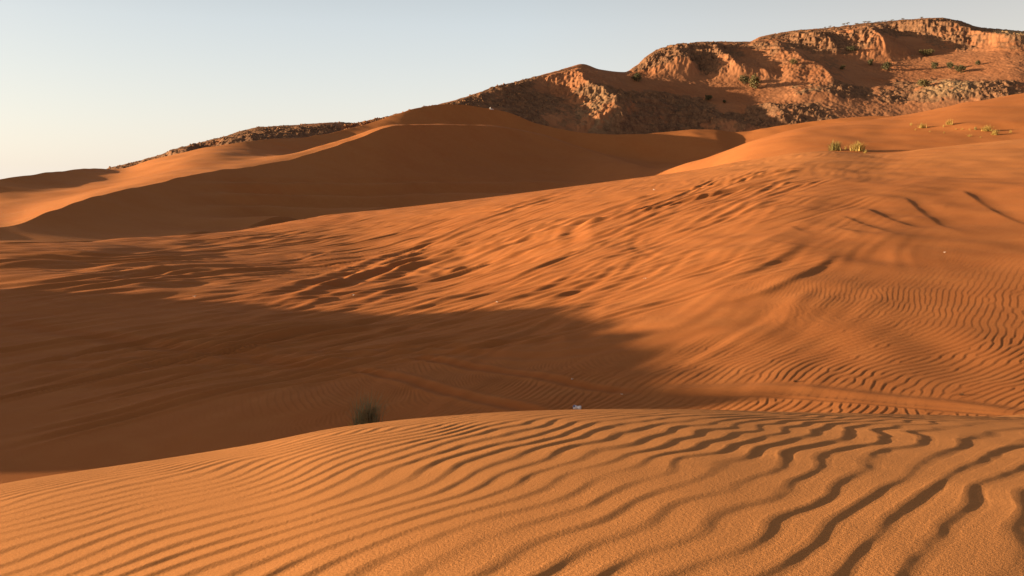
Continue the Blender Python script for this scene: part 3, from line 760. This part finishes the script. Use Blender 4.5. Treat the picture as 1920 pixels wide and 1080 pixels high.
# ------------------------------------------------------------------ loose rocks
M_ROCK = plain_mat('loose_rock', (0.27, 0.130, 0.060), 0.95, 0.1, 0.5, 0.35)
def rock_field(name, n, H, rkmin, seed, label, size=(0.2, 0.7), spots=()):
    P_, Y_, X_, Z_, RK = H
    r = np.random.default_rng(seed); V, Fc = [], []
    ico = [(0, 0, 1), (.89, 0, .45), (.28, .85, .45), (-.72, .53, .45), (-.72, -.53, .45), (.28, -.85, .45), (.72, .53, -.45), (-.28, .85, -.45), (-.89, 0, -.45), (-.28, -.85, -.45), (.72, -.53, -.45), (0, 0, -1)]
    fi = [(0,1,2),(0,2,3),(0,3,4),(0,4,5),(0,5,1),(1,6,2),(2,7,3),(3,8,4),(4,9,5),(5,10,1),(6,7,2),(7,8,3),(8,9,4),(9,10,5),(10,6,1),(11,7,6),(11,8,7),(11,9,8),(11,10,9),(11,6,10)]
    ico = np.array(ico); nr, nc = X_.shape; done = 0
    while done < n:
        i = r.integers(2, nr-2); j = r.integers(2, nc-2)
        if RK[i, j] < rkmin + 0.25*r.random() or P_[i, j] > 2050: continue
        s_ = size[0] + (size[1]-size[0])*r.random()**3
        R3 = np.linalg.qr(r.standard_normal((3, 3)))[0]
        v = (ico*(0.7 + 0.5*r.random((12, 1)))*np.array([1, 0.8, 0.65]))@R3*s_*0.6 + np.array([X_[i, j], Y_[i, j], Z_[i, j] + 0.15*s_])
        k = len(V); V += list(v); Fc += [(a+k, b+k, c+k) for a, b, c in fi]; done += 1
    o = add_mesh(name, V, Fc, M_ROCK)
    return tag(o, label, 'rocks', None, 'stuff')
rock_field('scattered_rocks', 2300, HG, 0.7, 21, 'loose brown rocks strewn over the rocky hill')
rock_field('ridge_rocks', 1100, LG, 0.5, 22, 'loose dark rocks strewn along the low ridge')

# ------------------------------------------------------------------ litter
M_CAN = plain_mat('can_print', (0.66, 0.68, 0.74), 0.35, 0.5, 0.12, 30)
M_BLUE = plain_mat('can_blue_print', (0.035, 0.07, 0.22), 0.35, 0.5, 0.2, 30)
M_ALU = plain_mat('bare_aluminium', (0.75, 0.75, 0.76), 0.3, 0.5, 0.1, 30, metallic=0.9)
p = sand_at(1082, 768, 3)
can = empty('drink_can', p + Vector((0, 0, 0.030)), 'crushed white and blue drink can lying behind the foreground crest', 'can')
can.rotation_euler = (0, R(3), R(-14))
prof = [(-0.060, 0.024), (-0.057, 0.026), (-0.050, 0.033), (-0.03, 0.033), (-0.012, 0.031), (0.004, 0.027), (0.014, 0.026), (0.024, 0.030), (0.04, 0.033), (0.052, 0.033), (0.059, 0.027), (0.062, 0.025)]
V, Fc = [], []; ns = 24
for x, q in prof:
    for k in range(ns):
        a = 2*math.pi*k/ns; dent = 1 - 0.22*math.exp(-((x-0.008)/0.018)**2)*max(0, math.cos(a - 1.9))
        V.append((x, q*dent*math.cos(a), q*dent*math.sin(a)))
for i in range(len(prof)-1):
    for k in range(ns): Fc.append((i*ns+k, i*ns+(k+1) % ns, (i+1)*ns+(k+1) % ns, (i+1)*ns+k))
body = add_mesh('can_body', V, Fc, M_CAN, can, True)
body.data.materials.append(M_BLUE)
for f in body.data.polygons:                               # a dark printed emblem on the flank and a dark band by the lid
    c_ = f.center; a = math.atan2(c_.z, c_.y)
    if (abs(c_.x + 0.036) < 0.012 and abs(a - 2.3) < 0.5) or c_.x < -0.052: f.material_index = 1
for nm, x0, sgn in (('can_lid', -0.060, -1), ('can_base', 0.062, 1)):
    V = [(x0 - sgn*0.003, 0, 0)] + [(x0, 0.0245*math.cos(2*math.pi*k/ns), 0.0245*math.sin(2*math.pi*k/ns)) for k in range(ns)]
    add_mesh(nm, V, [(0, 1+k, 1+(k+1) % ns) for k in range(ns)], M_ALU, can)
V, Fc = [], []
tube(V, Fc, [(-0.0605 - 0.002, 0.012*math.cos(t), 0.006 + 0.009*math.sin(t)) for t in np.linspace(0, 6.283, 13)], [0.0014]*13, 5)
add_mesh('pull_tab', V, Fc, M_ALU, can)

M_PAPER = plain_mat('faded_scrap', (0.72, 0.66, 0.58), 0.7, 0.2, 0.15, 40)
scraps = [(364, 557, 5, 'pale scrap of litter lying on the streaky ground at far left'), (663, 554, 4, 'white speck of litter by the dark pits left of centre'), (932, 567, 4, 'white speck of litter just above the edge of the valley shadow'),
 (1073, 712, 4, 'white speck of litter in the shade above the drink can'), (1166, 740, 4, 'tiny white litter speck in the shade right of the drink can'), (1771, 474, 4, 'pale litter speck where the right-hand tracks cross'),
 (1209, 523, 4, 'pale litter speck on the open sunlit slope'), (1227, 357, 4, 'pale litter speck at the foot of the dark dune')]
for k, (px, py, sz, lab) in enumerate(scraps):
    p = sand_at(px, py, 3); u = p.y/F*sz*0.5; r = np.random.default_rng(900 + k)
    n = 5; V = []; Fc = []
    for i in range(n):
        for j in range(n):
            a = (i/(n-1) - 0.5)*2; b = (j/(n-1) - 0.5)*1.3
            V.append((a*u + 0.14*u*r.standard_normal(), b*u + 0.14*u*r.standard_normal(), u*(0.35 + 0.5*abs(math.sin(2.2*a + k)) + 0.25*r.standard_normal())))
    for i in range(n-1):
        for j in range(n-1): Fc.append((i*n+j, i*n+j+1, (i+1)*n+j+1, (i+1)*n+j))
    o = add_mesh('litter_scrap', V, Fc, M_PAPER); o.location = p; tag(o, lab, 'litter', 'scraps of litter on the sand')
    sm = o.modifiers.new('thickness', 'SOLIDIFY'); sm.thickness = 0.04*u

# ------------------------------------------------------------------ the figure in white sitting on the far crest
def skin(name, pts, edges, mat, parent=None, sub=2):
    """pts: name -> (x, y, z, radius); one continuous surface grown round the skeleton, root = first point"""
    ks = list(pts); me = bpy.data.meshes.new('skeleton')
    me.from_pydata([pts[k][:3] for k in ks], [(ks.index(a), ks.index(b)) for a, b in edges], [])
    t = bpy.data.objects.new('skeleton', me); C.objects.link(t)
    t.modifiers.new('skin', 'SKIN'); sl_ = me.skin_vertices[0].data if me.skin_vertices else None
    if sl_ is None:
        bm_ = bmesh.new(); bm_.from_mesh(me); bm_.verts.layers.skin.verify(); bm_.to_mesh(me); bm_.free(); sl_ = me.skin_vertices[0].data
    for i, k in enumerate(ks):
        sl_[i].radius = (pts[k][3], pts[k][3]); sl_[i].use_root = (i == 0)
    t.modifiers.new('smooth', 'SUBSURF').levels = sub
    dg = bpy.context.evaluated_depsgraph_get(); dg.update()
    m2 = bpy.data.meshes.new_from_object(t.evaluated_get(dg)); m2.name = name
    bpy.data.objects.remove(t)
    m2.materials.clear(); m2.materials.append(mat)
    m2.polygons.foreach_set('use_smooth', [True]*len(m2.polygons))
    o = bpy.data.objects.new(name, m2); C.objects.link(o)
    if parent: o.parent = parent
    return o
M_SKIN = plain_mat('skin', (0.34, 0.18, 0.11), 0.6, 0.3, 0.08, 20)
M_CLOTH = plain_mat('white_cloth', (0.80, 0.78, 0.75), 0.85, 0.1, 0.05, 8)
M_HAIR = plain_mat('black_hair', (0.012, 0.010, 0.009), 0.6, 0.3, 0.3, 30)
J = {'pelvis': (0, 0, 0.12, .13), 'waist': (-.04, 0, .30, .115), 'chest': (-.06, 0, .50, .125), 'collar': (-.05, 0, .60, .085), 'neck': (-.03, 0, .67, .05), 'jaw': (0.0, 0, .73, .068), 'skull': (-.01, 0, .81, .085), 'crown': (-.015, 0, .86, .06),
     'nose': (.095, 0, .775, .012)}
E = [('pelvis', 'waist'), ('waist', 'chest'), ('chest', 'collar'), ('collar', 'neck'), ('neck', 'jaw'), ('jaw', 'skull'), ('skull', 'crown'), ('skull', 'nose')]
for sd, q in (('l', 1), ('r', -1)):
    J.update({sd+'sh': (-.06, .18*q, .58, .055), sd+'el': (-.16, .25*q, .34, .043), sd+'wr': (-.20, .26*q, .10, .030), sd+'pa': (-.215, .265*q, .045, .034),
              sd+'hp': (.06, .10*q, .11, .095), sd+'kn': (.45, .13*q, .22, .062), sd+'an': (.82, .14*q, .06, .040), sd+'to': (.87, .15*q, .16, .034)})
    E += [('collar', sd+'sh'), (sd+'sh', sd+'el'), (sd+'el', sd+'wr'), (sd+'wr', sd+'pa'), ('pelvis', sd+'hp'), (sd+'hp', sd+'kn'), (sd+'kn', sd+'an'), (sd+'an', sd+'to')]
    for f_, (ax_, ln) in enumerate(((-.5, .06), (-.18, .085), (.0, .092), (.18, .085), (.95, .055))):
        bx_, by_ = -.215 - .03*math.cos(ax_), .265*q + .03*math.sin(ax_)*q
        J[sd+'f%d' % f_] = (bx_ - ln*0.5*math.cos(ax_), by_ + ln*0.5*math.sin(ax_)*q, .030, .009)
        J[sd+'t%d' % f_] = (bx_ - ln*math.cos(ax_), by_ + ln*math.sin(ax_)*q, .012, .008)
        E += [(sd+'pa', sd+'f%d' % f_), (sd+'f%d' % f_, sd+'t%d' % f_)]
p = sand_at(922, 206, 10)
person = skin('person', J, E, M_SKIN); person.location = p + Vector((-0.3, -0.15, -0.02)); person.scale = (1.12,)*3
tag(person, 'dark-haired person in white clothes sitting on the far dune crest', 'person')
K = {k: (v[0], v[1], v[2], v[3]*1.28 + .018) for k, v in J.items() if k in ('pelvis', 'waist', 'chest', 'collar') or k[1:] in ('sh', 'el', 'hp', 'kn')}
for sd in 'lr':
    for a_, b_ in (('wr', 'el'), ('an', 'kn')):
        A, B = J[sd+a_], J[sd+b_]; K[sd+a_] = tuple(A[i]*0.88 + B[i]*0.12 for i in range(3)) + (A[3]*1.3 + .03,)
EK = [(a, b) for a, b in E if a in K and b in K]
skin('white_clothes', K, EK, M_CLOTH, person)
HP = {'top': (-.03, 0, .845, .088), 'back': (-.075, 0, .79, .075), 'nape': (-.08, 0, .72, .045), 'brow': (.03, 0, .885, .045)}
skin('hair', HP, [('top', 'back'), ('back', 'nape'), ('top', 'brow')], M_HAIR, person, 1)

# ------------------------------------------------------------------ camera, sun, sky
cam = bpy.data.cameras.new('camera'); co = bpy.data.objects.new('camera', cam); C.objects.link(co)
cam.lens = 36*F/1920; cam.sensor_width = 36; cam.shift_y = -(540 - HOR)/1920
cam.clip_start = 0.05; cam.clip_end = 20000
co.location = (0, 0, 0); co.rotation_euler = (R(90), 0, 0)
bpy.context.scene.camera = co

to_sun = Vector((-math.cos(R(SUN_AHEAD))*math.cos(R(SUN_EL)), math.sin(R(SUN_AHEAD))*math.cos(R(SUN_EL)), math.sin(R(SUN_EL))))
sl = bpy.data.lights.new('sun', 'SUN'); sl.energy = 4.6; sl.angle = R(0.6); sl.color = (1, 0.76, 0.47)
so = bpy.data.objects.new('sun', sl); C.objects.link(so)
so.rotation_euler = to_sun.to_track_quat('Z', 'Y').to_euler()

w = bpy.data.worlds.new('World'); bpy.context.scene.world = w; w.use_nodes = True
nt = w.node_tree
sky = nt.nodes.new('ShaderNodeTexSky'); sky.sky_type = 'NISHITA'; sky.sun_disc = False
sky.sun_elevation = R(SUN_EL); sky.sun_rotation = math.atan2(to_sun.x, to_sun.y)
sky.altitude = 0; sky.air_density = 1.0; sky.dust_density = 1.0; sky.ozone_density = 1.0
bg = nt.nodes['Background']; bg.inputs['Strength'].default_value = 0.10
# dusty air low over the desert: pale band that thins out with height, warmer and brighter towards the sun
gen = N(nt, 'ShaderNodeTexCoord').outputs['Generated']
sx = N(nt, 'ShaderNodeSeparateXYZ'); nt.links.new(gen, sx.inputs[0])
up = math_n(nt, 'MAXIMUM', sx.outputs['Z'], 0.0)
band = math_n(nt, 'EXPONENT', math_n(nt, 'MULTIPLY', up, -4.0))
dot = N(nt, 'ShaderNodeVectorMath', operation='DOT_PRODUCT'); nt.links.new(gen, dot.inputs[0]); dot.inputs[1].default_value = tuple(to_sun)
az = ramp(nt, dot.outputs['Value'], -0.45, 0.45)
low = ramp(nt, up, 0.02, 0.16)
hz = mix_col(nt, az, (2.6, 2.4, 2.35), (2.30, 2.32, 2.28))
hi = mix_col(nt, ramp(nt, dot.outputs['Value'], -0.46, -0.05), (2.95, 2.72, 2.75), (3.2, 3.42, 3.75))
hz = mix_col(nt, low, hz, hi)
hz_s = N(nt, 'ShaderNodeMix', data_type='RGBA', blend_type='MULTIPLY'); hz_s.inputs[0].default_value = 1
cb = N(nt, 'ShaderNodeCombineXYZ')
for k in range(3): nt.links.new(band, cb.inputs[k])
nt.links.new(hz, hz_s.inputs[6]); nt.links.new(cb.outputs[0], hz_s.inputs[7])
tot = N(nt, 'ShaderNodeMix', data_type='RGBA', blend_type='ADD'); tot.inputs[0].default_value = 1
dim = N(nt, 'ShaderNodeMix', data_type='RGBA', blend_type='MULTIPLY'); dim.inputs[0].default_value = 1; dim.inputs[7].default_value = (.30, .26, .23, 1)
nt.links.new(sky.outputs[0], dim.inputs[6]); nt.links.new(dim.outputs[2], tot.inputs[6]); nt.links.new(hz_s.outputs[2], tot.inputs[7])
glow = math_n(nt, 'POWER', math_n(nt, 'MAXIMUM', dot.outputs['Value'], 0.0), 3.5)      # bright dusty air round the low sun
gl = mix_col(nt, glow, (0, 0, 0), (3.0, 2.2, 1.45))
tot2 = N(nt, 'ShaderNodeMix', data_type='RGBA', blend_type='ADD'); tot2.inputs[0].default_value = 1
nt.links.new(tot.outputs[2], tot2.inputs[6]); nt.links.new(gl, tot2.inputs[7])
nt.links.new(tot2.outputs[2], bg.inputs[0])

sc = bpy.context.scene
sc.view_settings.view_transform = 'Standard'; sc.view_settings.look = 'None'
sc.view_settings.exposure = 1.55; sc.view_settings.gamma = 1
